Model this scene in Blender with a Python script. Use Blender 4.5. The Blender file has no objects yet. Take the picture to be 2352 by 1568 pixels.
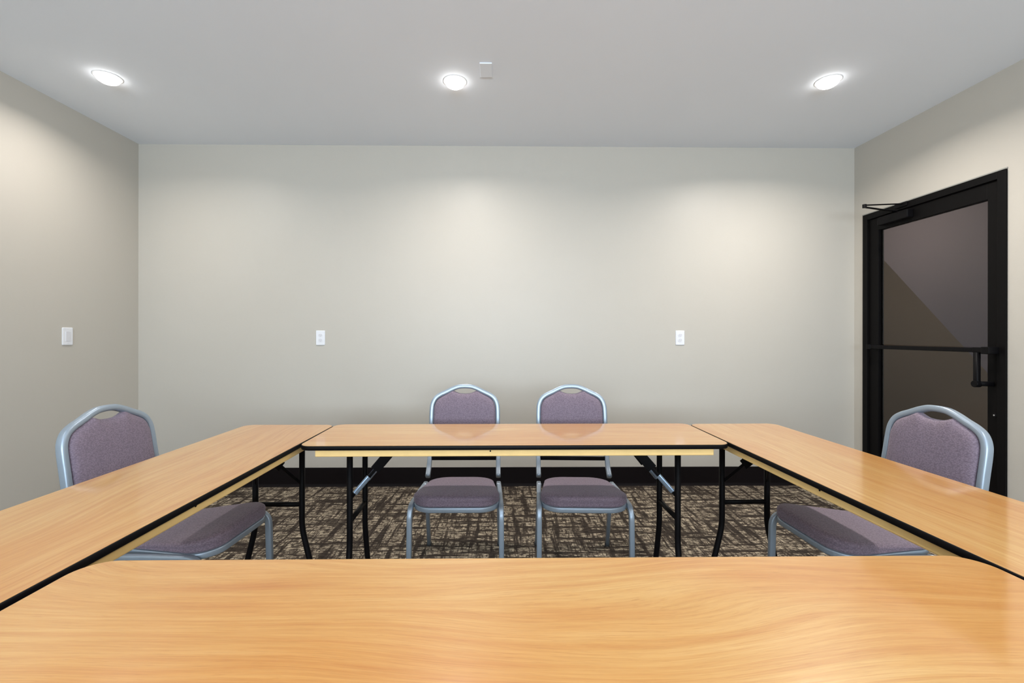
import bpy, bmesh, math, random
from mathutils import Vector, Matrix
PI = math.pi
SC = bpy.context.scene
COL = SC.collection

# ------------------------------------------------------------------ materials
def newmat(name):
    m = bpy.data.materials.new(name); m.use_nodes = True
    nt = m.node_tree
    return m, nt, nt.nodes['Principled BSDF']
def N(nt, t, **kw):
    n = nt.nodes.new(t)
    for k, v in kw.items():
        if k in n.inputs: n.inputs[k].default_value = v
        else: setattr(n, k, v)
    return n
def L(nt, a, b): nt.links.new(a, b)
def simple(name, col, rough=.5, metal=0., coat=0., noise=.0, nscale=20., bump=0., bscale=200., spec=.5):
    m, nt, b = newmat(name)
    b.inputs['Base Color'].default_value = (*col, 1)
    b.inputs['Roughness'].default_value = rough
    b.inputs['Metallic'].default_value = metal
    b.inputs['Coat Weight'].default_value = coat
    b.inputs['Specular IOR Level'].default_value = spec
    tc = N(nt, 'ShaderNodeTexCoord')
    if noise:
        n = N(nt, 'ShaderNodeTexNoise', Scale=nscale, Detail=4.)
        L(nt, tc.outputs['Object'], n.inputs['Vector'])
        mx = N(nt, 'ShaderNodeMix', data_type='RGBA')
        mx.inputs['A'].default_value = (*[c*(1-noise) for c in col], 1)
        mx.inputs['B'].default_value = (*[min(1, c*(1+noise)) for c in col], 1)
        L(nt, n.outputs['Fac'], mx.inputs['Factor'])
        L(nt, mx.outputs['Result'], b.inputs['Base Color'])
    if bump:
        n = N(nt, 'ShaderNodeTexNoise', Scale=bscale, Detail=3.)
        L(nt, tc.outputs['Object'], n.inputs['Vector'])
        bp = N(nt, 'ShaderNodeBump', Strength=bump, Distance=.002)
        L(nt, n.outputs['Fac'], bp.inputs['Height'])
        L(nt, bp.outputs['Normal'], b.inputs['Normal'])
    return m

def wall_material():
    m, nt, b = newmat('wall_paint')
    tc = N(nt, 'ShaderNodeTexCoord')
    n = N(nt, 'ShaderNodeTexNoise', Scale=1.1, Detail=3.)
    L(nt, tc.outputs['Object'], n.inputs['Vector'])
    mx = N(nt, 'ShaderNodeMix', data_type='RGBA')
    mx.inputs['A'].default_value = (.515, .480, .420, 1)
    mx.inputs['B'].default_value = (.550, .520, .462, 1)
    L(nt, n.outputs['Fac'], mx.inputs['Factor'])
    L(nt, mx.outputs['Result'], b.inputs['Base Color'])
    b.inputs['Roughness'].default_value = .42
    b.inputs['Specular IOR Level'].default_value = .35
    mp = N(nt, 'ShaderNodeMapping'); mp.inputs['Scale'].default_value = (60, 60, 260)
    L(nt, tc.outputs['Object'], mp.inputs['Vector'])
    n2 = N(nt, 'ShaderNodeTexNoise', Scale=1., Detail=2.)
    L(nt, mp.outputs['Vector'], n2.inputs['Vector'])
    bp = N(nt, 'ShaderNodeBump', Strength=.22, Distance=.0012)
    L(nt, n2.outputs['Fac'], bp.inputs['Height'])
    L(nt, bp.outputs['Normal'], b.inputs['Normal'])
    return m

def wood_material():
    m, nt, b = newmat('varnished_birch_ply')
    tc = N(nt, 'ShaderNodeTexCoord'); oi = N(nt, 'ShaderNodeObjectInfo')
    mul = N(nt, 'ShaderNodeMath', operation='MULTIPLY'); mul.inputs[1].default_value = 37.
    L(nt, oi.outputs['Random'], mul.inputs[0])
    cmb = N(nt, 'ShaderNodeCombineXYZ')
    for i in range(3): L(nt, mul.outputs[0], cmb.inputs[i])
    add = N(nt, 'ShaderNodeVectorMath', operation='ADD')
    L(nt, tc.outputs['Object'], add.inputs[0]); L(nt, cmb.outputs[0], add.inputs[1])
    # slow warp -> cathedral figure
    mpw = N(nt, 'ShaderNodeMapping'); mpw.inputs['Scale'].default_value = (.8, 2.4, 1)
    L(nt, add.outputs[0], mpw.inputs['Vector'])
    warp = N(nt, 'ShaderNodeTexNoise', Scale=1., Detail=2., Roughness=.45)
    L(nt, mpw.outputs[0], warp.inputs['Vector'])
    wm = N(nt, 'ShaderNodeMath', operation='MULTIPLY'); wm.inputs[1].default_value = .30
    L(nt, warp.outputs['Fac'], wm.inputs[0])
    wc = N(nt, 'ShaderNodeCombineXYZ'); L(nt, wm.outputs[0], wc.inputs[1])
    add2 = N(nt, 'ShaderNodeVectorMath', operation='ADD')
    L(nt, add.outputs[0], add2.inputs[0]); L(nt, wc.outputs[0], add2.inputs[1])
    def streak(sx, sy, det, rough=.6):
        mp = N(nt, 'ShaderNodeMapping'); mp.inputs['Scale'].default_value = (sx, sy, 1)
        L(nt, add2.outputs[0], mp.inputs['Vector'])
        n = N(nt, 'ShaderNodeTexNoise', Scale=1., Detail=det, Roughness=rough)
        L(nt, mp.outputs[0], n.inputs['Vector']); return n.outputs['Fac']
    grain = streak(2.0, 62, 6, .68); fine = streak(11, 420, 3); pores = streak(26, 700, 2)
    r1 = N(nt, 'ShaderNodeValToRGB')
    e = r1.color_ramp.elements
    e[0].position = .30; e[0].color = (.600, .278, .072, 1)
    e[1].position = .72; e[1].color = (.735, .445, .165, 1)
    k = r1.color_ramp.elements.new(.5); k.color = (.675, .368, .112, 1)
    L(nt, grain, r1.inputs['Fac'])
    # broad toning across the veneer
    mpb = N(nt, 'ShaderNodeMapping'); mpb.inputs['Scale'].default_value = (1.3, 3.2, 1)
    L(nt, add.outputs[0], mpb.inputs['Vector'])
    nb = N(nt, 'ShaderNodeTexNoise', Scale=1., Detail=3.)
    L(nt, mpb.outputs[0], nb.inputs['Vector'])
    rb = N(nt, 'ShaderNodeValToRGB'); eb = rb.color_ramp.elements
    eb[0].position = .35; eb[0].color = (.92, .74, .52, 1); eb[1].position = .62; eb[1].color = (1, 1, 1, 1)
    L(nt, nb.outputs['Fac'], rb.inputs['Fac'])
    mb = N(nt, 'ShaderNodeMix', data_type='RGBA', blend_type='MULTIPLY'); mb.inputs['Factor'].default_value = .9
    L(nt, r1.outputs['Color'], mb.inputs['A']); L(nt, rb.outputs['Color'], mb.inputs['B'])
    rf = N(nt, 'ShaderNodeValToRGB'); ef = rf.color_ramp.elements
    ef[0].position = .36; ef[0].color = (.86, .79, .70, 1); ef[1].position = .56; ef[1].color = (1, 1, 1, 1)
    L(nt, fine, rf.inputs['Fac'])
    mf = N(nt, 'ShaderNodeMix', data_type='RGBA', blend_type='MULTIPLY'); mf.inputs['Factor'].default_value = .55
    L(nt, mb.outputs['Result'], mf.inputs['A']); L(nt, rf.outputs['Color'], mf.inputs['B'])
    rp = N(nt, 'ShaderNodeValToRGB'); ep = rp.color_ramp.elements
    ep[0].position = .30; ep[0].color = (.78, .66, .52, 1); ep[1].position = .40; ep[1].color = (1, 1, 1, 1)
    L(nt, pores, rp.inputs['Fac'])
    mq = N(nt, 'ShaderNodeMix', data_type='RGBA', blend_type='MULTIPLY'); mq.inputs['Factor'].default_value = .5
    L(nt, mf.outputs['Result'], mq.inputs['A']); L(nt, rp.outputs['Color'], mq.inputs['B'])
    L(nt, mq.outputs['Result'], b.inputs['Base Color'])
    b.inputs['Roughness'].default_value = .38
    b.inputs['Specular IOR Level'].default_value = .4
    b.inputs['Coat Weight'].default_value = 1.
    b.inputs['Coat Roughness'].default_value = .07
    b.inputs['Coat IOR'].default_value = 1.5
    nn = N(nt, 'ShaderNodeTexNoise', Scale=9., Detail=2.)
    L(nt, tc.outputs['Object'], nn.inputs['Vector'])
    b2 = N(nt, 'ShaderNodeBump', Strength=.10, Distance=.0012)
    L(nt, nn.outputs['Fac'], b2.inputs['Height'])
    b3 = N(nt, 'ShaderNodeBump', Strength=.10, Distance=.0004)
    L(nt, fine, b3.inputs['Height']); L(nt, b2.outputs['Normal'], b3.inputs['Normal'])
    L(nt, b3.outputs['Normal'], b.inputs['Coat Normal'])
    L(nt, b3.outputs['Normal'], b.inputs['Normal'])
    return m

def carpet_material():
    m, nt, b = newmat('woven_pattern_carpet')
    tc = N(nt, 'ShaderNodeTexCoord')
    def st(sx, sy, det=3., rough=.6, off=0):
        mp = N(nt, 'ShaderNodeMapping'); mp.inputs['Scale'].default_value = (sx, sy, 1)
        mp.inputs['Location'].default_value = (off, off*.7, off)
        L(nt, tc.outputs['Object'], mp.inputs['Vector'])
        n = N(nt, 'ShaderNodeTexNoise', Scale=1., Detail=det, Roughness=rough)
        L(nt, mp.outputs[0], n.inputs['Vector']); return n.outputs['Fac']
    def th(x, lo, hi, inv=False):
        r = N(nt, 'ShaderNodeMapRange'); r.inputs['From Min'].default_value = lo; r.inputs['From Max'].default_value = hi
        if inv: r.inputs['To Min'].default_value = 1; r.inputs['To Max'].default_value = 0
        L(nt, x, r.inputs['Value']); return r.outputs['Result']
    def mt(op, a, c):
        r = N(nt, 'ShaderNodeMath', operation=op)
        L(nt, a, r.inputs[0])
        if isinstance(c, float): r.inputs[1].default_value = c
        else: L(nt, c, r.inputs[1])
        return r.outputs[0]
    h = th(st(20, 95, 3, .6, 3.), .44, .55)         # short weft dashes
    v = th(st(80, 22, 2, .6, 9.), .36, .48)         # warp breaks
    bx = th(st(2.2, 24, 3, .6, 5.), .40, .50)       # long dark strokes both ways
    by = th(st(26, 2.4, 3, .6, 7.), .40, .50)
    big = mt('MULTIPLY', bx, by)
    hv = mt('MULTIPLY', h, v)
    tuft = th(st(190, 190, 1, .5, 1.), .30, .62)
    mixf = mt('MULTIPLY', mt('ADD', mt('MULTIPLY', hv, .75), .25), mt('ADD', mt('MULTIPLY', big, .80), .20))
    mixf = mt('MULTIPLY', mixf, mt('ADD', mt('MULTIPLY', tuft, .35), .72))
    r = N(nt, 'ShaderNodeValToRGB'); e = r.color_ramp.elements
    e[0].position = 0; e[0].color = (.020, .0155, .0135, 1)
    e[1].position = 1; e[1].color = (.58, .49, .36, 1)
    k = e.new(.42); k.color = (.105, .082, .062, 1)
    L(nt, mixf, r.inputs['Fac']); L(nt, r.outputs['Color'], b.inputs['Base Color'])
    b.inputs['Roughness'].default_value = .95
    b.inputs['Specular IOR Level'].default_value = .1
    bp = N(nt, 'ShaderNodeBump', Strength=.6, Distance=.004)
    L(nt, mixf, bp.inputs['Height']); L(nt, bp.outputs['Normal'], b.inputs['Normal'])
    return m

def fabric_material():
    m, nt, b = newmat('mauve_woven_upholstery')
    tc = N(nt, 'ShaderNodeTexCoord')
    mp = N(nt, 'ShaderNodeMapping'); mp.inputs['Scale'].default_value = (150, 150, 300)
    mp.inputs['Rotation'].default_value = (0, 0, .0)
    L(nt, tc.outputs['Object'], mp.inputs['Vector'])
    n = N(nt, 'ShaderNodeTexVoronoi', Scale=1.)
    L(nt, mp.outputs[0], n.inputs['Vector'])
    n2 = N(nt, 'ShaderNodeTexNoise', Scale=9., Detail=3.)
    L(nt, tc.outputs['Object'], n2.inputs['Vector'])
    r = N(nt, 'ShaderNodeValToRGB'); e = r.color_ramp.elements
    e[0].position = .2; e[0].color = (.245, .188, .236, 1)
    e[1].position = .7; e[1].color = (.158, .118, .154, 1)
    L(nt, n.outputs['Distance'], r.inputs['Fac'])
    mx = N(nt, 'ShaderNodeMix', data_type='RGBA', blend_type='MULTIPLY'); mx.inputs['Factor'].default_value = .25
    L(nt, r.outputs['Color'], mx.inputs['A']); L(nt, n2.outputs['Color'], mx.inputs['B'])
    L(nt, r.outputs['Color'], b.inputs['Base Color'])
    b.inputs['Roughness'].default_value = .75
    b.inputs['Sheen Weight'].default_value = .25
    b.inputs['Sheen Tint'].default_value = (.85, .8, .9, 1)
    bp = N(nt, 'ShaderNodeBump', Strength=.45, Distance=.0015)
    L(nt, n.outputs['Distance'], bp.inputs['Height']); bp.invert = True
    L(nt, bp.outputs['Normal'], b.inputs['Normal'])
    return m

def glass_material():
    m, nt, b = newmat('tinted_door_glass')
    out = nt.nodes['Material Output']; nt.nodes.remove(b)
    tr = N(nt, 'ShaderNodeBsdfTransparent'); tr.inputs['Color'].default_value = (.72, .70, .70, 1)
    gl = N(nt, 'ShaderNodeBsdfGlossy', Roughness=.03); gl.inputs['Color'].default_value = (1, 1, 1, 1)
    fr = N(nt, 'ShaderNodeFresnel'); fr.inputs['IOR'].default_value = 1.45
    mx = N(nt, 'ShaderNodeMixShader')
    gm = N(nt, 'ShaderNodeNewGeometry'); iv = N(nt, 'ShaderNodeMath', operation='SUBTRACT'); iv.inputs[0].default_value = 1
    L(nt, gm.outputs['Backfacing'], iv.inputs[1]); fm = N(nt, 'ShaderNodeMath', operation='MULTIPLY')
    L(nt, fr.outputs[0], fm.inputs[0]); L(nt, iv.outputs[0], fm.inputs[1])
    L(nt, fm.outputs[0], mx.inputs[0]); L(nt, tr.outputs[0], mx.inputs[1]); L(nt, gl.outputs[0], mx.inputs[2])
    L(nt, mx.outputs[0], out.inputs['Surface'])
    return m
def emit(name, col, s):
    m, nt, b = newmat(name)
    b.inputs['Base Color'].default_value = (.8, .8, .8, 1)
    b.inputs['Emission Color'].default_value = (*col, 1)
    b.inputs['Emission Strength'].default_value = s
    return m

M = dict(
    wall=wall_material(), wood=wood_material(), carpet=carpet_material(), fabric=fabric_material(), glass=glass_material(),
    ceiling=simple('ceiling_paint', (.86, .90, .96), .75, noise=.02, nscale=1.2, bump=.12, bscale=120),
    vinyl=simple('black_vinyl_cove', (.006, .004, .0045), .55, spec=.12, noise=.15, nscale=8),
    black=simple('black_powder_steel', (.004, .0035, .004), .5, spec=.12, bump=.1, bscale=300),
    tmold=simple('black_edge_moulding', (.004, .0035, .004), .45, spec=.12, bump=.05, bscale=150),
    pine=simple('pale_pine_batten', (.90, .60, .235), .5, noise=.12, nscale=14, bump=.1, bscale=90),
    frame=simple('silver_powder_coat', (.34, .405, .475), .36, metal=.45, noise=.04, nscale=60, bump=.08, bscale=700),
    zinc=simple('zinc_plated_sleeve', (.42, .55, .72), .3, metal=.8, noise=.05),
    bronze=simple('dark_bronze_door_frame', (.004, .0035, .0035), .5, spec=.10, noise=.1, nscale=30),
    white=simple('white_plastic', (.80, .81, .84), .35, noise=.01),
    greyp=simple('plate_grey', (.72, .72, .75), .5, noise=.02),
    dark=simple('dark_slot', (.42, .42, .44), .6, noise=.05),
    trimw=simple('lamp_trim_white', (.82, .82, .82), .45, noise=.01),
    caulk=simple('grey_caulk', (.30, .30, .27), .7, noise=.1),
    screw=simple('bright_screw', (.8, .8, .82), .25, metal=.9, noise=.02),
    rubber=simple('black_rubber', (.012, .012, .012), .7, noise=.1),
    hall_wall=simple('hall_brown_paint', (.37, .285, .185), .7, noise=.06, nscale=2),
    hall_soffit=simple('hall_grey_mauve_paint', (.34, .30, .31), .7, noise=.04, nscale=2),
    lens=emit('lamp_lens', (1, .97, .93), 9.),
    frost=simple('added_window_paint', (.6, .6, .6), .5, noise=.02),
)

# ------------------------------------------------------------------ helpers
def obj(name, bm, mat, parent=None, smooth=False, bevel=0., subsurf=0):
    me = bpy.data.meshes.new(name)
    bmesh.ops.recalc_face_normals(bm, faces=bm.faces)
    bm.to_mesh(me); bm.free()
    me.materials.append(M[mat] if isinstance(mat, str) else mat)
    if smooth:
        for p in me.polygons: p.use_smooth = True
    o = bpy.data.objects.new(name, me); COL.objects.link(o)
    if parent: o.parent = parent
    if bevel:
        b = o.modifiers.new('bevel', 'BEVEL'); b.width = bevel; b.segments = 2; b.limit_method = 'ANGLE'
    if subsurf:
        s = o.modifiers.new('sub', 'SUBSURF'); s.levels = subsurf; s.render_levels = subsurf
    return o
def tag(o, label=None, cat=None, group=None, kind=None):
    if label: o['label'] = label
    if cat: o['category'] = cat
    if group: o['group'] = group
    if kind: o['kind'] = kind
    return o
def empty(name, loc, rz=0.):
    o = bpy.data.objects.new(name, None); COL.objects.link(o)
    o.location = loc; o.rotation_euler = (0, 0, rz); o.empty_display_size = .1
    return o
def copy_tree(o, parent=None):
    c = o.copy(); COL.objects.link(c); c.parent = parent
    for ch in list(o.children): copy_tree(ch, c)
    return c
def box(bm, a, b):
    vs = [bm.verts.new((x, y, z)) for x in (a[0], b[0]) for y in (a[1], b[1]) for z in (a[2], b[2])]
    for f in ((0,1,3,2),(4,6,7,5),(0,4,5,1),(2,3,7,6),(0,2,6,4),(1,5,7,3)):
        bm.faces.new([vs[i] for i in f])
    return bm
def boxes(*prs):
    bm = bmesh.new()
    for a, b in prs: box(bm, a, b)
    return bm
def fillet(pts, r, n=6):
    pts = [Vector(p) for p in pts]; out = [pts[0]]
    for i in range(1, len(pts)-1):
        p0, p, p1 = pts[i-1], pts[i], pts[i+1]
        a = (p0-p); b = (p1-p); rr = min(r, a.length*.49, b.length*.49)
        a = p+a.normalized()*rr; b = p+b.normalized()*rr
        for k in range(n+1):
            t = k/n; out.append((1-t)**2*a+2*t*(1-t)*p+t*t*b)
    out.append(pts[-1]); return out
def rrect2(w, d, r, n=3):
    pts = []
    for sx, sy, a0 in ((1,1,0),(-1,1,90),(-1,-1,180),(1,-1,270)):
        for k in range(n+1):
            a = math.radians(a0+90*k/n)
            pts.append((sx*(w/2-r)+r*math.cos(a), sy*(d/2-r)+r*math.sin(a)))
    return pts
def sweep(bm, pts, w, d, normal=(1,0,0), r=None, closed=False):
    """rounded-rect profile: w along the path's plane normal, d across it"""
    pts = [Vector(p) for p in pts]; Nn = Vector(normal).normalized()
    prof = rrect2(w, d, min(w, d)*.32 if r is None else r)
    n = len(pts); rings = []
    for i, p in enumerate(pts):
        if closed: t = (pts[(i+1) % n]-pts[i-1])
        else: t = pts[min(i+1, n-1)]-pts[max(i-1, 0)]
        t.normalize()
        s = Nn-t*Nn.dot(t); s.normalize(); u = t.cross(s)
        k = 1.
        if 0 < i < n-1 or closed:
            a = (pts[i]-pts[i-1]).normalized()
            k = 1/max(.5, abs(a.dot(t)))
        rings.append([bm.verts.new(p+s*x+u*y*k) for x, y in prof])
    m = len(prof)
    for i in range(n if closed else n-1):
        A, B = rings[i], rings[(i+1) % n]
        for j in range(m): bm.faces.new((A[j], A[(j+1) % m], B[(j+1) % m], B[j]))
    if not closed:
        bm.faces.new(rings[0][::-1]); bm.faces.new(rings[-1])
    return bm
def cyl(bm, c, r0, r1, h, axis='z', n=32, cap=True):
    """lathe segment from c along axis"""
    ax = {'x': 0, 'y': 1, 'z': 2}[axis]; A = []; B = []
    for k in range(n):
        a = 2*PI*k/n
        for lst, r, hh in ((A, r0, 0), (B, r1, h)):
            v = [0, 0, 0]; v[ax] = hh; v[(ax+1) % 3] = r*math.cos(a); v[(ax+2) % 3] = r*math.sin(a)
            lst.append(bm.verts.new((c[0]+v[0], c[1]+v[1], c[2]+v[2])))
    for k in range(n): bm.faces.new((A[k], A[(k+1) % n], B[(k+1) % n], B[k]))
    if cap: bm.faces.new(A[::-1]); bm.faces.new(B)
    return bm
def lathe(bm, prof, n=40, c=(0,0,0)):
    rings = []
    for r, z in prof:
        if r < 1e-6: rings.append([bm.verts.new((c[0], c[1], c[2]+z))])
        else: rings.append([bm.verts.new((c[0]+r*math.cos(2*PI*k/n), c[1]+r*math.sin(2*PI*k/n), c[2]+z)) for k in range(n)])
    for A, B in zip(rings, rings[1:]):
        for k in range(n):
            a = A if len(A) == 1 else [A[k], A[(k+1) % n]]
            b = B if len(B) == 1 else [B[(k+1) % n], B[k]]
            bm.faces.new([*a, *b])
    return bm

# ------------------------------------------------------------------ room
XL, XR, YB, YF, HC = -2.917, 2.904, 3.612, -2.9, 2.761
T = .12
def struct(name, bm, mat, **k):
    o = obj(name, bm, mat, **k); o['kind'] = 'structure'; return o
HX = 4.75   # hallway beyond the right wall
struct('floor', boxes(((XL-T, YF-T, -.05), (HX+T, 5.6, 0))), 'carpet')
struct('ceiling', boxes(((XL-T, YF-T, HC), (XR+T, YB+T, HC+.1))), 'ceiling')
struct('wall_back', boxes(((XL-T, YB, 0), (XR+T, YB+T, HC))), 'wall')
struct('wall_left', boxes(((XL-T, YF-T, 0), (XL, YB, HC))), 'wall')
D1, D2, DT = 2.5095, 3.5156, 2.181
struct('wall_right', boxes(((XR, YF-T, 0), (XR+T, D1, HC)), ((XR, D2, 0), (XR+T, YB, HC)), ((XR, D1, DT), (XR+T, D2, HC))), 'wall')
# wall behind the camera with an unseen wide window added to carry fill light
W0, W1, WZ0, WZ1 = -1.9, 1.9, .95, 2.25
struct('wall_front', boxes(((XL, YF-T, 0), (W0, YF, HC)), ((W1, YF-T, 0), (XR, YF, HC)), ((W0, YF-T, 0), (W1, YF, WZ0)), ((W0, YF-T, WZ1), (W1, YF, HC))), 'wall')
wf = bmesh.new()
for a, b in (((W0, YF-.09, WZ0), (W1, YF-.03, WZ0+.05)), ((W0, YF-.09, WZ1-.05), (W1, YF-.03, WZ1)), ((W0, YF-.09, WZ0+.05), (W0+.05, YF-.03, WZ1-.05)),
             ((W1-.05, YF-.09, WZ0+.05), (W1, YF-.03, WZ1-.05)), ((-.025, YF-.09, WZ0+.05), (.025, YF-.03, WZ1-.05))): box(wf, a, b)
struct('window_added_1', wf, 'frost')
# black vinyl cove base
def cove(name, p, q, nrm):
    """profile extruded from p to q, nrm points into the room"""
    bm = bmesh.new(); prof = [(0, 0), (.014, 0), (.008, .010), (.0045, .022), (.004, .149), (.0025, .1524), (0, .1524)]
    R = [[bm.verts.new((e[0]+nrm[0]*a, e[1]+nrm[1]*a, b)) for a, b in prof] for e in (p, q)]
    n = len(prof)
    for j in range(n): bm.faces.new((R[0][j], R[0][(j+1) % n], R[1][(j+1) % n], R[1][j]))
    bm.faces.new(R[0][::-1]); bm.faces.new(R[1])
    return struct(name, bm, 'vinyl')
cove('baseboard_back', (XL, YB), (XR, YB), (0, -1))
cove('baseboard_left', (XL, YF), (XL, YB), (1, 0))
cove('baseboard_right', (XR, D2, 0), (XR, YB, 0), (-1, 0))
cove('baseboard_right_near', (XR, YF, 0), (XR, D1, 0), (-1, 0))

# hallway seen through the glass door
struct('wall_hallway_far', boxes(((HX, 0.6, 0), (HX+T, 5.6, HC))), 'hall_wall')
struct('wall_hallway_end', boxes(((XR+T, 5.5, 0), (HX, 5.6, HC))), 'hall_wall')
struct('wall_hallway_near', boxes(((XR+T, .6, 0), (HX, .7, HC))), 'hall_wall')
struct('ceiling_hallway', boxes(((XR+T, .6, HC), (HX+T, 5.6, HC+.1))), 'hall_soffit')
sb = bmesh.new()   # sloping soffit, made up to give the diagonal tone behind the glass
s0, s1 = [], []
for x, lst in ((4.30, s0), (HX, s1)):
    for y, z in ((5.5, 2.70), (5.5, HC), (1.6, HC), (1.6, 0.0), (3.06, 0.0)): lst.append(sb.verts.new((x, y, z)))
for j in range(5): sb.faces.new((s0[j], s0[(j+1) % 5], s1[(j+1) % 5], s1[j]))
sb.faces.new(s0); sb.faces.new(s1[::-1])
struct('wall_hallway_slope', sb, 'hall_soffit')

# ------------------------------------------------------------------ door
dr = empty('door_1', (XR, (D1+D2)/2, 0)); dr['kind'] = 'structure'
cy = (D1+D2)/2
def dbox(name, y0, y1, z0, z1, x0, x1, mat='bronze', bevel=.002, par=None):
    return obj(name, boxes(((x0, y0-cy, z0), (x1, y1-cy, z1))), mat, par or dr, bevel=bevel)
fr = bmesh.new()
for a, b in (((-.012, D1-cy, 0), (T, D1+.045-cy, DT)), ((-.012, D2-.045-cy, 0), (T, D2-cy, DT)), ((-.012, D1+.045-cy, DT-.045), (T, D2-.045-cy, DT))): box(fr, a, b)
obj('door_frame', fr, 'bronze', dr, bevel=.002)
G1, G2, GT, GB = 2.618, 3.385, 2.037, .25
lf = bmesh.new()
Y0, Y1, Z1 = D1+.048-cy, D2-.048-cy, DT-.048
for a, b in (((.004, Y0, .012), (.048, G1-cy, Z1)), ((.004, G2-cy, .012), (.048, Y1, Z1)), ((.004, G1-cy, GT), (.048, G2-cy, Z1)), ((.004, G1-cy, .012), (.048, G2-cy, GB))): box(lf, a, b)
obj('door_leaf', lf, 'bronze', dr, bevel=.002)
obj('glass_pane', boxes(((.022, G1-cy-.004, GB-.004), (.028, G2-cy+.004, GT+.004))), 'glass', dr)
pb = bmesh.new()
box(pb, (-.066, G1+.02-cy, 1.124), (-.050, D2-.105-cy, 1.152))
pbo = obj('push_bar', pb, 'black', dr, bevel=.004)
bb = boxes(((-.072, G1-.075-cy, 1.116), (.004, G1-.03-cy, 1.158)), ((-.070, D2-.142-cy, 1.120), (.004, D2-.104-cy, 1.156)))
obj('bar_bracket', bb, 'black', pbo, bevel=.004)
box_end = boxes(((-.068, G1-.07-cy, 1.122), (-.048, G1+.022-cy, 1.154)))
obj('bar_sleeve', box_end, 'black', pbo, bevel=.004)
ph = bmesh.new()
sweep(ph, fillet([(-.060, G1+.0-cy, 1.124), (-.060, G1+.0-cy, .938), (.004, G1-.03-cy, .938)], .014), .028, .028, (0, 1, 0))
pho = obj('pull_handle', ph, 'black', dr, smooth=True)
fl = bmesh.new(); cyl(fl, (-.078, G1-.0-cy, .936), .020, .020, .034, 'x', 20)
obj('handle_cap', fl, 'black', pho, bevel=.003)
lk = bmesh.new(); cyl(lk, (-.006, 2.572-cy, .757), .014, .014, .012, 'x', 20)
lo = obj('lock_cylinder', lk, 'black', dr, bevel=.001)
lk = bmesh.new(); cyl(lk, (-.009, 2.572-cy, .757), .0042, .0042, .004, 'x', 12)
obj('lock_keyhole', lk, 'screw', lo)
cb = boxes(((-.045, 3.09-cy, 2.058), (.004, 3.34-cy, 2.118)))
clo = obj('door_closer', cb, 'black', dr, bevel=.006)
am = bmesh.new()
def bar(bm, p, q, w, d):
    p, q = Vector(p), Vector(q); t = (q-p).normalized(); up = Vector((0, 0, 1))
    s = t.cross(up)
    if s.length < .01: s = Vector((1, 0, 0))
    return sweep(bm, [p, q], w, d, s.normalized())
bar(am, (-.024, 3.196-cy, 2.125), (-.300, 3.150-cy, 2.143), .020, .007)
bar(am, (-.010, 3.160-cy, 2.172), (-.300, 3.146-cy, 2.156), .016, .007)
cyl(am, (-.300, 3.148-cy, 2.138), .013, .013, .024, 'z', 16)
obj('closer_arm', am, 'black', clo)
cs = boxes(((-.022, 3.12-cy, 2.150), (-.010, 3.22-cy, 2.180)))
obj('arm_shoe', cs, 'black', clo, bevel=.002)
struct('trim_1', boxes(((XR-.004, D1-.002, DT+.001), (XR-.0002, D2+.012, DT+.009))), 'caulk')

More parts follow.
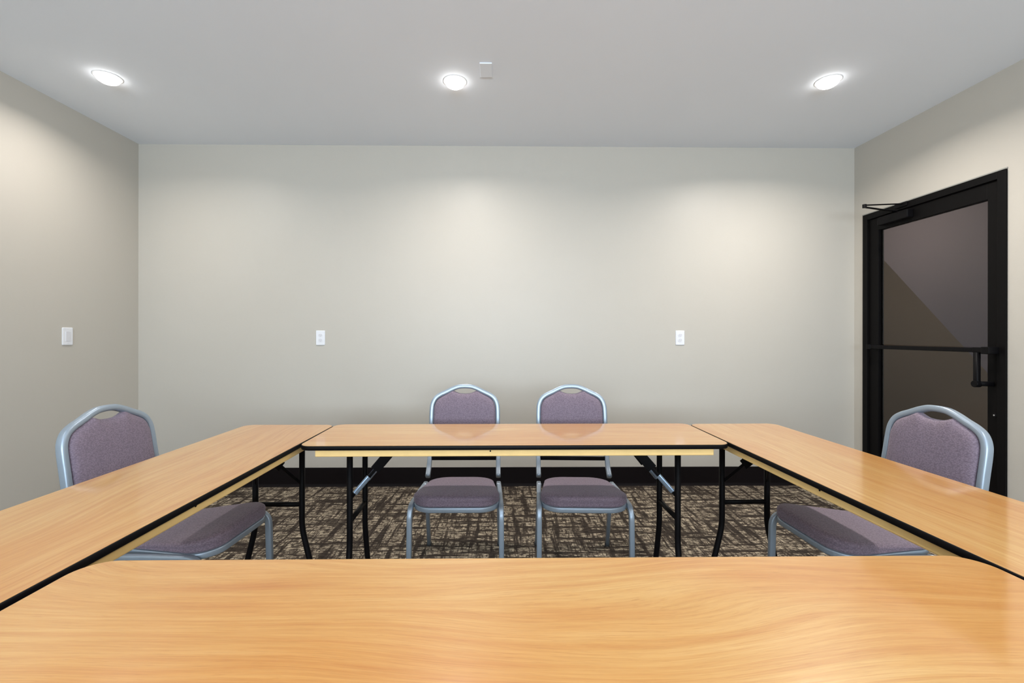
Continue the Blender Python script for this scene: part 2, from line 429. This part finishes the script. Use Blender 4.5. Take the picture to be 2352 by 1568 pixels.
# ------------------------------------------------------------------ folding tables
TH, TW, TL = .762, .457, 1.824
def outline(w, l, r, n=10, inset=0.):
    w -= 2*inset; l -= 2*inset; r = max(r-inset, .001); pts = []
    for sx, sy, a0 in ((1,1,0),(-1,1,90),(-1,-1,180),(1,-1,270)):
        for k in range(n+1):
            a = math.radians(a0+90*k/n)
            pts.append((sx*(l/2-r)+r*math.cos(a), sy*(w/2-r)+r*math.sin(a)))
    return pts
def stack(bm, rings, capb=True, capt=True):
    R = [[bm.verts.new(p) for p in r] for r in rings]; n = len(R[0])
    for A, B in zip(R, R[1:]):
        for j in range(n): bm.faces.new((A[j], A[(j+1) % n], B[(j+1) % n], B[j]))
    if capb: bm.faces.new(R[0][::-1])
    if capt: bm.faces.new(R[-1])
    return R
def make_table(leg_x0=.73, leg_x1=.73, r=.05, sleeve=True):
    """long axis = local x, floor at z 0"""
    t = empty('folding_table', (0, 0, 0))
    bm = bmesh.new()
    z = TH
    stack(bm, [[(x, y, z-.017) for x, y in outline(TW, TL, r, inset=.006)], [(x, y, z-.0008) for x, y in outline(TW, TL, r, inset=.0026)],
               [(x, y, z) for x, y in outline(TW, TL, r, inset=.0034)]])
    obj('tabletop', bm, 'wood', t)
    bm = bmesh.new()
    prof = [(.0026, z-.0006), (.0010, z-.0010), (.0000, z-.0035), (-.0012, z-.010), (.0000, z-.0165), (.0012, z-.0192), (.012, z-.0194), (.012, z-.0175)]
    R = [[bm.verts.new((x, y, zz)) for x, y in outline(TW, TL, r, inset=i)] for i, zz in prof]
    n = len(R[0])
    for A, B in zip(R, R[1:]+R[:1]):
        for j in range(n): bm.faces.new((A[j], A[(j+1) % n], B[(j+1) % n], B[j]))
    obj('edge_band', bm, 'tmold', t, smooth=True)
    # plywood underside + pine battens
    bm = bmesh.new(); stack(bm, [[(x, y, z-.019) for x, y in outline(TW, TL, r, inset=.013)], [(x, y, z-.0165) for x, y in outline(TW, TL, r, inset=.013)]])
    obj('underside', bm, 'pine', t)
    for s in (-1, 1):
        y0, y1 = sorted((s*(TW/2-.016), s*(TW/2-.034)))
        bm = boxes(((-TL/2+.067, y0, z-.050), (TL/2-.070, y1, z-.019)))
        a = obj('batten', bm, 'pine', t, bevel=.004)
        sc = bmesh.new()
        for x in ((.0, ) if s < 0 else (.1,)):
            cyl(sc, (x-.11, s*(TW/2-.0165), z-.027), .0035, .0035, s*.002, 'y', 10)
        obj('screw', sc, 'tmold', a)
    for s in (-1, 1):
        x0, x1 = sorted((s*(TL/2-.10), s*(TL/2-.14)))
        obj('batten', boxes(((x0, -TW/2+.034, z-.045), (x1, TW/2-.034, z-.019))), 'pine', t, bevel=.003)
    # two folding wishbone leg sets
    for s, lx in ((-1, leg_x0), (1, leg_x1)):
        X = s*lx
        for e in (-1, 1):
            bm = bmesh.new()
            pth = [(X, e*.113, z-.030), (X, e*.113, .285), (X, e*.150, .13), (X, e*.185, .010)]
            sweep(bm, fillet(pth, .045, 7), .026, .026, (1, 0, 0), r=.012)
            lg = obj('leg', bm, 'black', t, smooth=True)
            ft = bmesh.new(); cyl(ft, (X, e*.188, 0), .016, .015, .03, 'z', 16)
            obj('foot_cap', ft, 'rubber', lg)
        bm = bmesh.new(); sweep(bm, [(X, -.113, .400), (X, .113, .400)], .020, .022, (1, 0, 0), r=.009)
        obj('crossbar', bm, 'black', t, smooth=True)
        bm = bmesh.new(); sweep(bm, [(X, -.17, z-.034), (X, .17, z-.034)], .025, .025, (1, 0, 0), r=.012)
        obj('pivot_bar', bm, 'black', t, smooth=True)
        for e in (-1, 1):
            bm = bmesh.new()
            P = Vector((X-s*.006, e*.108, .505)); Q = Vector((X-s*.185, e*.012, z-.045))
            K = P.lerp(Q, .50)
            nr = (Q-P).cross(Vector((0, 0, 1))).normalized()
            sweep(bm, [P, P.lerp(Q, .3), K], .007, .014, nr)
            sweep(bm, [K, P.lerp(Q, .62), P.lerp(Q, .72), P.lerp(Q, .8), Q], .007, .046, nr)
            br = obj('brace', bm, 'black', t)
            if sleeve:
                bm = bmesh.new(); sweep(bm, [P.lerp(Q, .07), P.lerp(Q, .37)], .016, .022, nr)
                obj('sleeve', bm, 'zinc', br)
        bm = boxes(((X-s*.21-.03, -.03, z-.05), (X-s*.21+.03, .03, z-.019)))
        sweep(bm, fillet([(X-s*.20, 0, z-.05), (X-s*.165, 0, z-.095), (X-s*.15, 0, z-.10), (X-s*.138, 0, z-.088)], .01), .022, .012, (0, 1, 0))
        obj('brace_bracket', bm, 'black', t, bevel=.002)
    return t
GRP = 'folding tables set in a closed rectangle'
tb = make_table(.732, .727)
tb.location = (.066, 2.0871, 0); tb.rotation_euler.z = .0064
tag(tb, 'plywood folding table farthest back, two chairs tucked behind it', 'table', GRP)
side = make_table(.755, .785, sleeve=False)
side.location = (-1.082, 1.3886, 0); side.rotation_euler.z = PI/2-.0045
tag(side, 'plywood folding table running along the left side, lone chair behind it', 'table', GRP)
s2 = copy_tree(side); s2.location = (1.2192, 1.4009, 0); s2.rotation_euler.z = PI/2+.0124
tag(s2, 'plywood folding table running along the right side, nearest the glass door', 'table', GRP)
nt_ = make_table(r=.062)
nt_.location = (.0764, .6917, 0); nt_.rotation_euler.z = .0017
tag(nt_, 'nearest plywood folding table, filling the bottom of the photo, no chair', 'table', GRP)

# ------------------------------------------------------------------ banquet chair
def lean(z):
    """local y of the back tube centre at height z"""
    k = [(.40, .175), (.43, .205), (.47, .245), (.53, .283), (.60, .298), (.80, .330), (.93, .352)]
    for (a, ya), (b, yb) in zip(k, k[1:]):
        if z <= b: return ya+(yb-ya)*(z-a)/(b-a)
    return k[-1][1]
def catmull(P, n=6):
    out = []
    for i in range(len(P)-1):
        p0, p1, p2, p3 = P[max(i-1, 0)], P[i], P[i+1], P[min(i+2, len(P)-1)]
        for k in range(n):
            t = k/n
            out.append(tuple(.5*((2*b)+(-a+c)*t+(2*a-5*b+4*c-d)*t*t+(-a+3*b-3*c+d)*t**3) for a, b, c, d in zip(p0, p1, p2, p3)))
    out.append(tuple(P[-1])); return out
def make_chair():
    c = empty('banquet_chair', (0, 0, 0))
    # crowned back frame: continuous tube down to the seat rails
    half = [(0, .921), (-.038, .918), (-.075, .905), (-.108, .889), (-.145, .872), (-.172, .852), (-.188, .822), (-.1935, .785), (-.1945, .70), (-.196, .60), (-.197, .53), (-.1975, .47), (-.198, .43)]
    hp = catmull(half, 4)
    full = [(-x, z) for x, z in hp[::-1]][:-1]+hp
    bm = bmesh.new()
    pts = [Vector((x, lean(z), z)) for x, z in full]
    prof = rrect2(.026, .034, .009)
    # frame profile: 21 mm in the plane of the back, 33 mm front to back
    rings = []
    for i, p in enumerate(pts):
        t = (pts[min(i+1, len(pts)-1)]-pts[max(i-1, 0)]).normalized()
        nrm = Vector((1, 0, 0)) if abs(t.x) < .3 else None
        s = Vector((0, 1, -.12)).normalized(); s = (s-t*s.dot(t)).normalized(); u = t.cross(s).normalized()
        rings.append([bm.verts.new(p+u*a+s*b) for a, b in prof])
    m = len(prof)
    for A, B in zip(rings, rings[1:]):
        for j in range(m): bm.faces.new((A[j], A[(j+1) % m], B[(j+1) % m], B[j]))
    bm.faces.new(rings[0][::-1]); bm.faces.new(rings[-1])
    obj('back_frame', bm, 'frame', c, smooth=True)
    bm = bmesh.new(); sweep(bm, [(-.19, lean(.515), .515), (.19, lean(.515), .515)], .02, .022, (0, 1, 0))
    obj('back_crossbar', bm, 'black', c, smooth=True)  # coloured black for the shade along the backrest's lower edge
    # upholstered back panel with hand-hold dip
    inner = [(x*(1-.0105/.195) if abs(x) > .1 else x, z) for x, z in half]
    left = catmull([(0, .878), (-.028, .880), (-.050, .887), (-.072, .8955), (-.090, .887), (-.110, .8755), (-.140, .860), (-.163, .842), (-.1755, .813), (-.1805, .785), (-.181, .70), (-.182, .60), (-.178, .558), (-.150, .545), (-.08, .543), (0, .543)], 4)
    ol = left+[(-x, z) for x, z in left[::-1]][1:-1]
    cx_, cz_ = 0, .71
    bm = bmesh.new(); R = []
    for s, d in ((.60, .010), (.90, .010), (.985, .009), (1., .002), (1., -.006), (.992, -.013), (.965, -.020), (.92, -.025), (.82, -.029), (.6, -.032), (.3, -.034)):
        R.append([(cx_+(x-cx_)*s, lean(cz_+(z-cz_)*s)+d, cz_+(z-cz_)*s) for x, z in ol])
    RR = [[bm.verts.new(p) for p in r] for r in R]; n = len(ol)
    for A, B in zip(RR, RR[1:]):
        for j in range(n): bm.faces.new((A[j], A[(j+1) % n], B[(j+1) % n], B[j]))
    for ring, dd in ((RR[0], .010), (RR[-1], -.034)):
        v = bm.verts.new((0, lean(cz_)+dd, cz_))
        for j in range(n): bm.faces.new((ring[j], ring[(j+1) % n], v))
    obj('backrest', bm, 'fabric', c, smooth=True)
    # seat cushion
    def seat_ring(ins, z, sag=0.):
        wf, wr, yf, yr = .204-ins, .172-ins, -.236+ins, .195-ins
        pts = []
        def corner(cx0, cy0, r, a0):
            for k in range(9):
                a = math.radians(a0+90*k/8); pts.append((cx0+r*math.cos(a), cy0+r*math.sin(a)))
        rf, rr = max(.085-ins*.6, .02), max(.11-ins*.6, .02)
        corner(wr-rr, yr-rr, rr, 0); corner(-wr+rr, yr-rr, rr, 90)
        # front bowed
        corner(-wf+rf, yf+rf, rf, 180); corner(wf-rf, yf+rf, rf, 270)
        return [(x, y-.010*(1-(x/.2)**2)*(y < 0), z-.045*max(0, z-.43)/.045*(y+.236)/.44) for x, y in pts]
    bm = bmesh.new()
    prof = [(.020, .4255), (.006, .427), (.0005, .432), (-.002, .439), (.0015, .446), (-.001, .453), (-.0015, .461), (.001, .469), (.007, .4755), (.018, .4795), (.035, .482), (.06, .484), (.09, .4855), (.115, .4865), (.135, .487)]
    RR = stack(bm, [seat_ring(i, z) for i, z in prof])
    obj('seat', bm, 'fabric', c, smooth=True)
    bm = bmesh.new(); stack(bm, [seat_ring(.03, .415), seat_ring(.03, .4258)])
    obj('seat_board', bm, 'rubber', c)
    # seat frame ring
    bm = bmesh.new(); ring = [Vector((p[0], p[1], .414)) for p in seat_ring(.010, .414)]
    sweep(bm, ring, .024, .020, (0, 0, 1), closed=True, r=.005)
    obj('seat_frame', bm, 'frame', c, smooth=True)
    # legs
    for s in (-1, 1):
        bm = bmesh.new()
        p = [(s*.200, .16, .405), (s*.2065, .0, .412), (s*.2145, -.212, .414), (s*.2165, -.222, .010)]
        sweep(bm, fillet(p, .055, 9), .024, .027, (1, 0, 0), r=.006)
        lg = obj('leg', bm, 'frame', c, smooth=True)
        ft = boxes(((s*.2165-.013, -.236, 0), (s*.2165+.013, -.208, .018))); obj('foot_cap', ft, 'rubber', lg, bevel=.003)
        bm = bmesh.new()
        p = [(s*.199, .10, .412), (s*.199, .165, .400), (s*.2045, .300, .010)]
        sweep(bm, fillet(p, .05, 9), .021, .025, (1, 0, 0), r=.006)
        lg = obj('leg', bm, 'frame', c, smooth=True)
        ft = boxes(((s*.2045-.013, .287, 0), (s*.2045+.013, .314, .018))); obj('foot_cap', ft, 'rubber', lg, bevel=.003)
    return c
CG = 'banquet chairs around the tables'
ch = make_chair()
def place(o, x, y, rz, label):
    o.location = (x, y, 0); o.rotation_euler.z = rz
    tag(o, label, 'chair', CG)
place(ch, -.210, 2.292, 0.0, 'mauve padded banquet chair at the far table, left of the pair')
c2 = copy_tree(ch); place(c2, .405, 2.284, math.radians(-2.2), 'mauve padded banquet chair at the far table, right of the pair')
c3 = copy_tree(ch); place(c3, -1.280, 1.835, PI/2-.05, 'mauve padded banquet chair tucked under the left side table')
c4 = copy_tree(ch); place(c4, 1.456, 1.795, -PI/2+.04, 'mauve padded banquet chair by the black glass door, under right side table')

# ------------------------------------------------------------------ wall plates
def plate(name, loc, rz, label, kind):
    """local: face towards -y"""
    t = empty(name, loc, rz)
    bm = bmesh.new(); w, h = .072, .118
    stack(bm, [[(x, 0, z) for x, z in outline(h, w, .006, 4)], [(x, -.004, z) for x, z in outline(h, w, .006, 4)], [(x, -.006, z) for x, z in outline(h, w, .006, 4, inset=.003)]])
    obj('cover_plate', bm, 'white', t)
    if kind == 'outlet':
        for s in (-1, 1):
            bm = bmesh.new()
            stack(bm, [[(x, -.005, z+s*.0205) for x, z in outline(.028, .033, .012, 5)], [(x, -.0075, z+s*.0205) for x, z in outline(.028, .033, .012, 5)]])
            rc = obj('receptacle', bm, 'greyp', t)
            sl = bmesh.new()
            for x in (-.0065, .0065): box(sl, (x-.001, -.0082, s*.0205-.002), (x+.001, -.0074, s*.0205+.007))
            cyl(sl, (0, -.0082, s*.0205-.007), .0022, .0022, .0008, 'y', 10)
            obj('slot', sl, 'dark', rc)
        bm = bmesh.new(); cyl(bm, (0, -.0075, 0), .003, .003, .002, 'y', 12); obj('screw', bm, 'white', t)
    else:
        bm = boxes(((-.0165, -.0085, -.033), (.0165, -.005, .033))); obj('rocker', bm, 'greyp', t, bevel=.0015)
        for s in (-1, 1):
            bm = bmesh.new(); cyl(bm, (0, -.0072, s*.047), .003, .003, .0015, 'y', 12); obj('screw', bm, 'white', t)
    return t
tag(plate('wall_outlet', (-1.456, YB, 1.202), 0, '', 'outlet'), 'white outlet plate on the back wall, nearer the left corner', 'outlet', 'outlets on the back wall')
tag(plate('wall_outlet', (1.465, YB, 1.205), 0, '', 'outlet'), 'white outlet plate on the back wall, nearer the glass door', 'outlet', 'outlets on the back wall')
tag(plate('light_switch', (XL, 3.024, 1.214), PI/2, '', 'switch'), 'white switch plate on the left wall above the lone chair', 'switch')

# ------------------------------------------------------------------ ceiling fittings
def make_downlight():
    t = empty('recessed_light', (0, 0, 0))
    bm = bmesh.new()
    lathe(bm, [(.050, -.0005), (.062, -.003), (.070, -.003), (.072, -.001), (.072, .0), (.050, .0)])
    obj('trim_ring', bm, 'trimw', t, smooth=True)
    bm = bmesh.new()
    lathe(bm, [(.061, -.002), (.060, -.009), (.052, -.022), (.037, -.032), (.019, -.038), (0, -.040)])
    obj('lens', bm, 'lens', t, smooth=True)
    return t
def lamp(x, y, w, i, par=None):
    ld = bpy.data.lights.new('downlight_beam', 'AREA'); ld.energy = w; ld.color = (1, .935, .87)
    ld.shape = 'DISK'; ld.size = .12; ld.spread = math.radians(157)
    o = bpy.data.objects.new('downlight_beam', ld); COL.objects.link(o); o.location = (x, y, HC-.055)
    return o
LIGHTS = [(-2.344, 2.678), (-.278, 2.696), (1.978, 2.660)]
LBL = ['round recessed ceiling light near the left wall', 'round recessed ceiling light in the middle, beside the small square plate', 'round recessed ceiling light nearest the glass door']
dl = make_downlight()
P_SPOT = 12.8
for i, (x, y) in enumerate(LIGHTS):
    o = dl if i == 0 else copy_tree(dl)
    o.location = (x, y, HC); tag(o, LBL[i], 'ceiling light', 'recessed ceiling lights')
    lamp(x, y, P_SPOT*(.60, .88, 1.35)[i], i)
for x in (-2.344, -.278, 1.978):      # unseen rows behind, added to light the room
    for y in (.45, -1.75):
        o = copy_tree(dl); o.location = (x, y, HC); tag(o, 'unseen recessed ceiling light added as fill, out of frame over the near table', 'ceiling light', 'unseen recessed ceiling lights added as fill')
        lamp(x, y, P_SPOT*(.75 if x > 1 else .12 if x > -1 else .36), 0)
pt = bmesh.new()
box(pt, (-.120, 2.505, HC-.007), (-.050, 2.640, HC))
tag(obj('ceiling_plate', pt, 'ceiling', None, bevel=.002), 'small square blank plate on the ceiling beside the middle light', 'cover plate')

# dim unseen point light added to brighten the hallway behind the glass
ld = bpy.data.lights.new('hallway_fill', 'POINT'); ld.energy = 10; ld.color = (1, .9, .78); ld.shadow_soft_size = .15
o = bpy.data.objects.new('hallway_fill', ld); COL.objects.link(o); o.location = (3.45, 4.5, 2.3)

# cool fill light added at the unseen window, tilted up to the ceiling
ld = bpy.data.lights.new('window_fill_light', 'AREA'); ld.shape = 'RECTANGLE'; ld.size = 3.7; ld.size_y = 1.2; ld.energy = 250; ld.color = (.75, .88, 1.)
o = bpy.data.objects.new('window_fill_light', ld); COL.objects.link(o); o.location = (0, YF-.30, 1.5); o.rotation_euler = (PI/2+math.radians(46), 0, 0)

w = bpy.data.worlds.new('world'); SC.world = w; w.use_nodes = True
w.node_tree.nodes['Background'].inputs[0].default_value = (.55, .65, .8, 1); w.node_tree.nodes['Background'].inputs[1].default_value = .5

# ------------------------------------------------------------------ camera
cd = bpy.data.cameras.new('camera'); cd.sensor_width = 36; cd.lens = 36*1020.06/2352
cd.shift_x = (1176-1162)/2352; cd.shift_y = -(784-770.56)/2352
cd.clip_start = .02
cam = bpy.data.objects.new('camera', cd); COL.objects.link(cam)
cam.matrix_world = Matrix.Translation((0, 0, 1.2212)) @ Matrix.Rotation(-.012, 4, 'Z') @ Matrix.Rotation(PI/2, 4, 'X') @ Matrix.Rotation(.0009, 4, 'Z')
SC.camera = cam
vs = SC.view_settings; vs.view_transform = 'Standard'; vs.look = 'None'; vs.gamma = 1; vs.exposure = .43; vs.use_curve_mapping = False
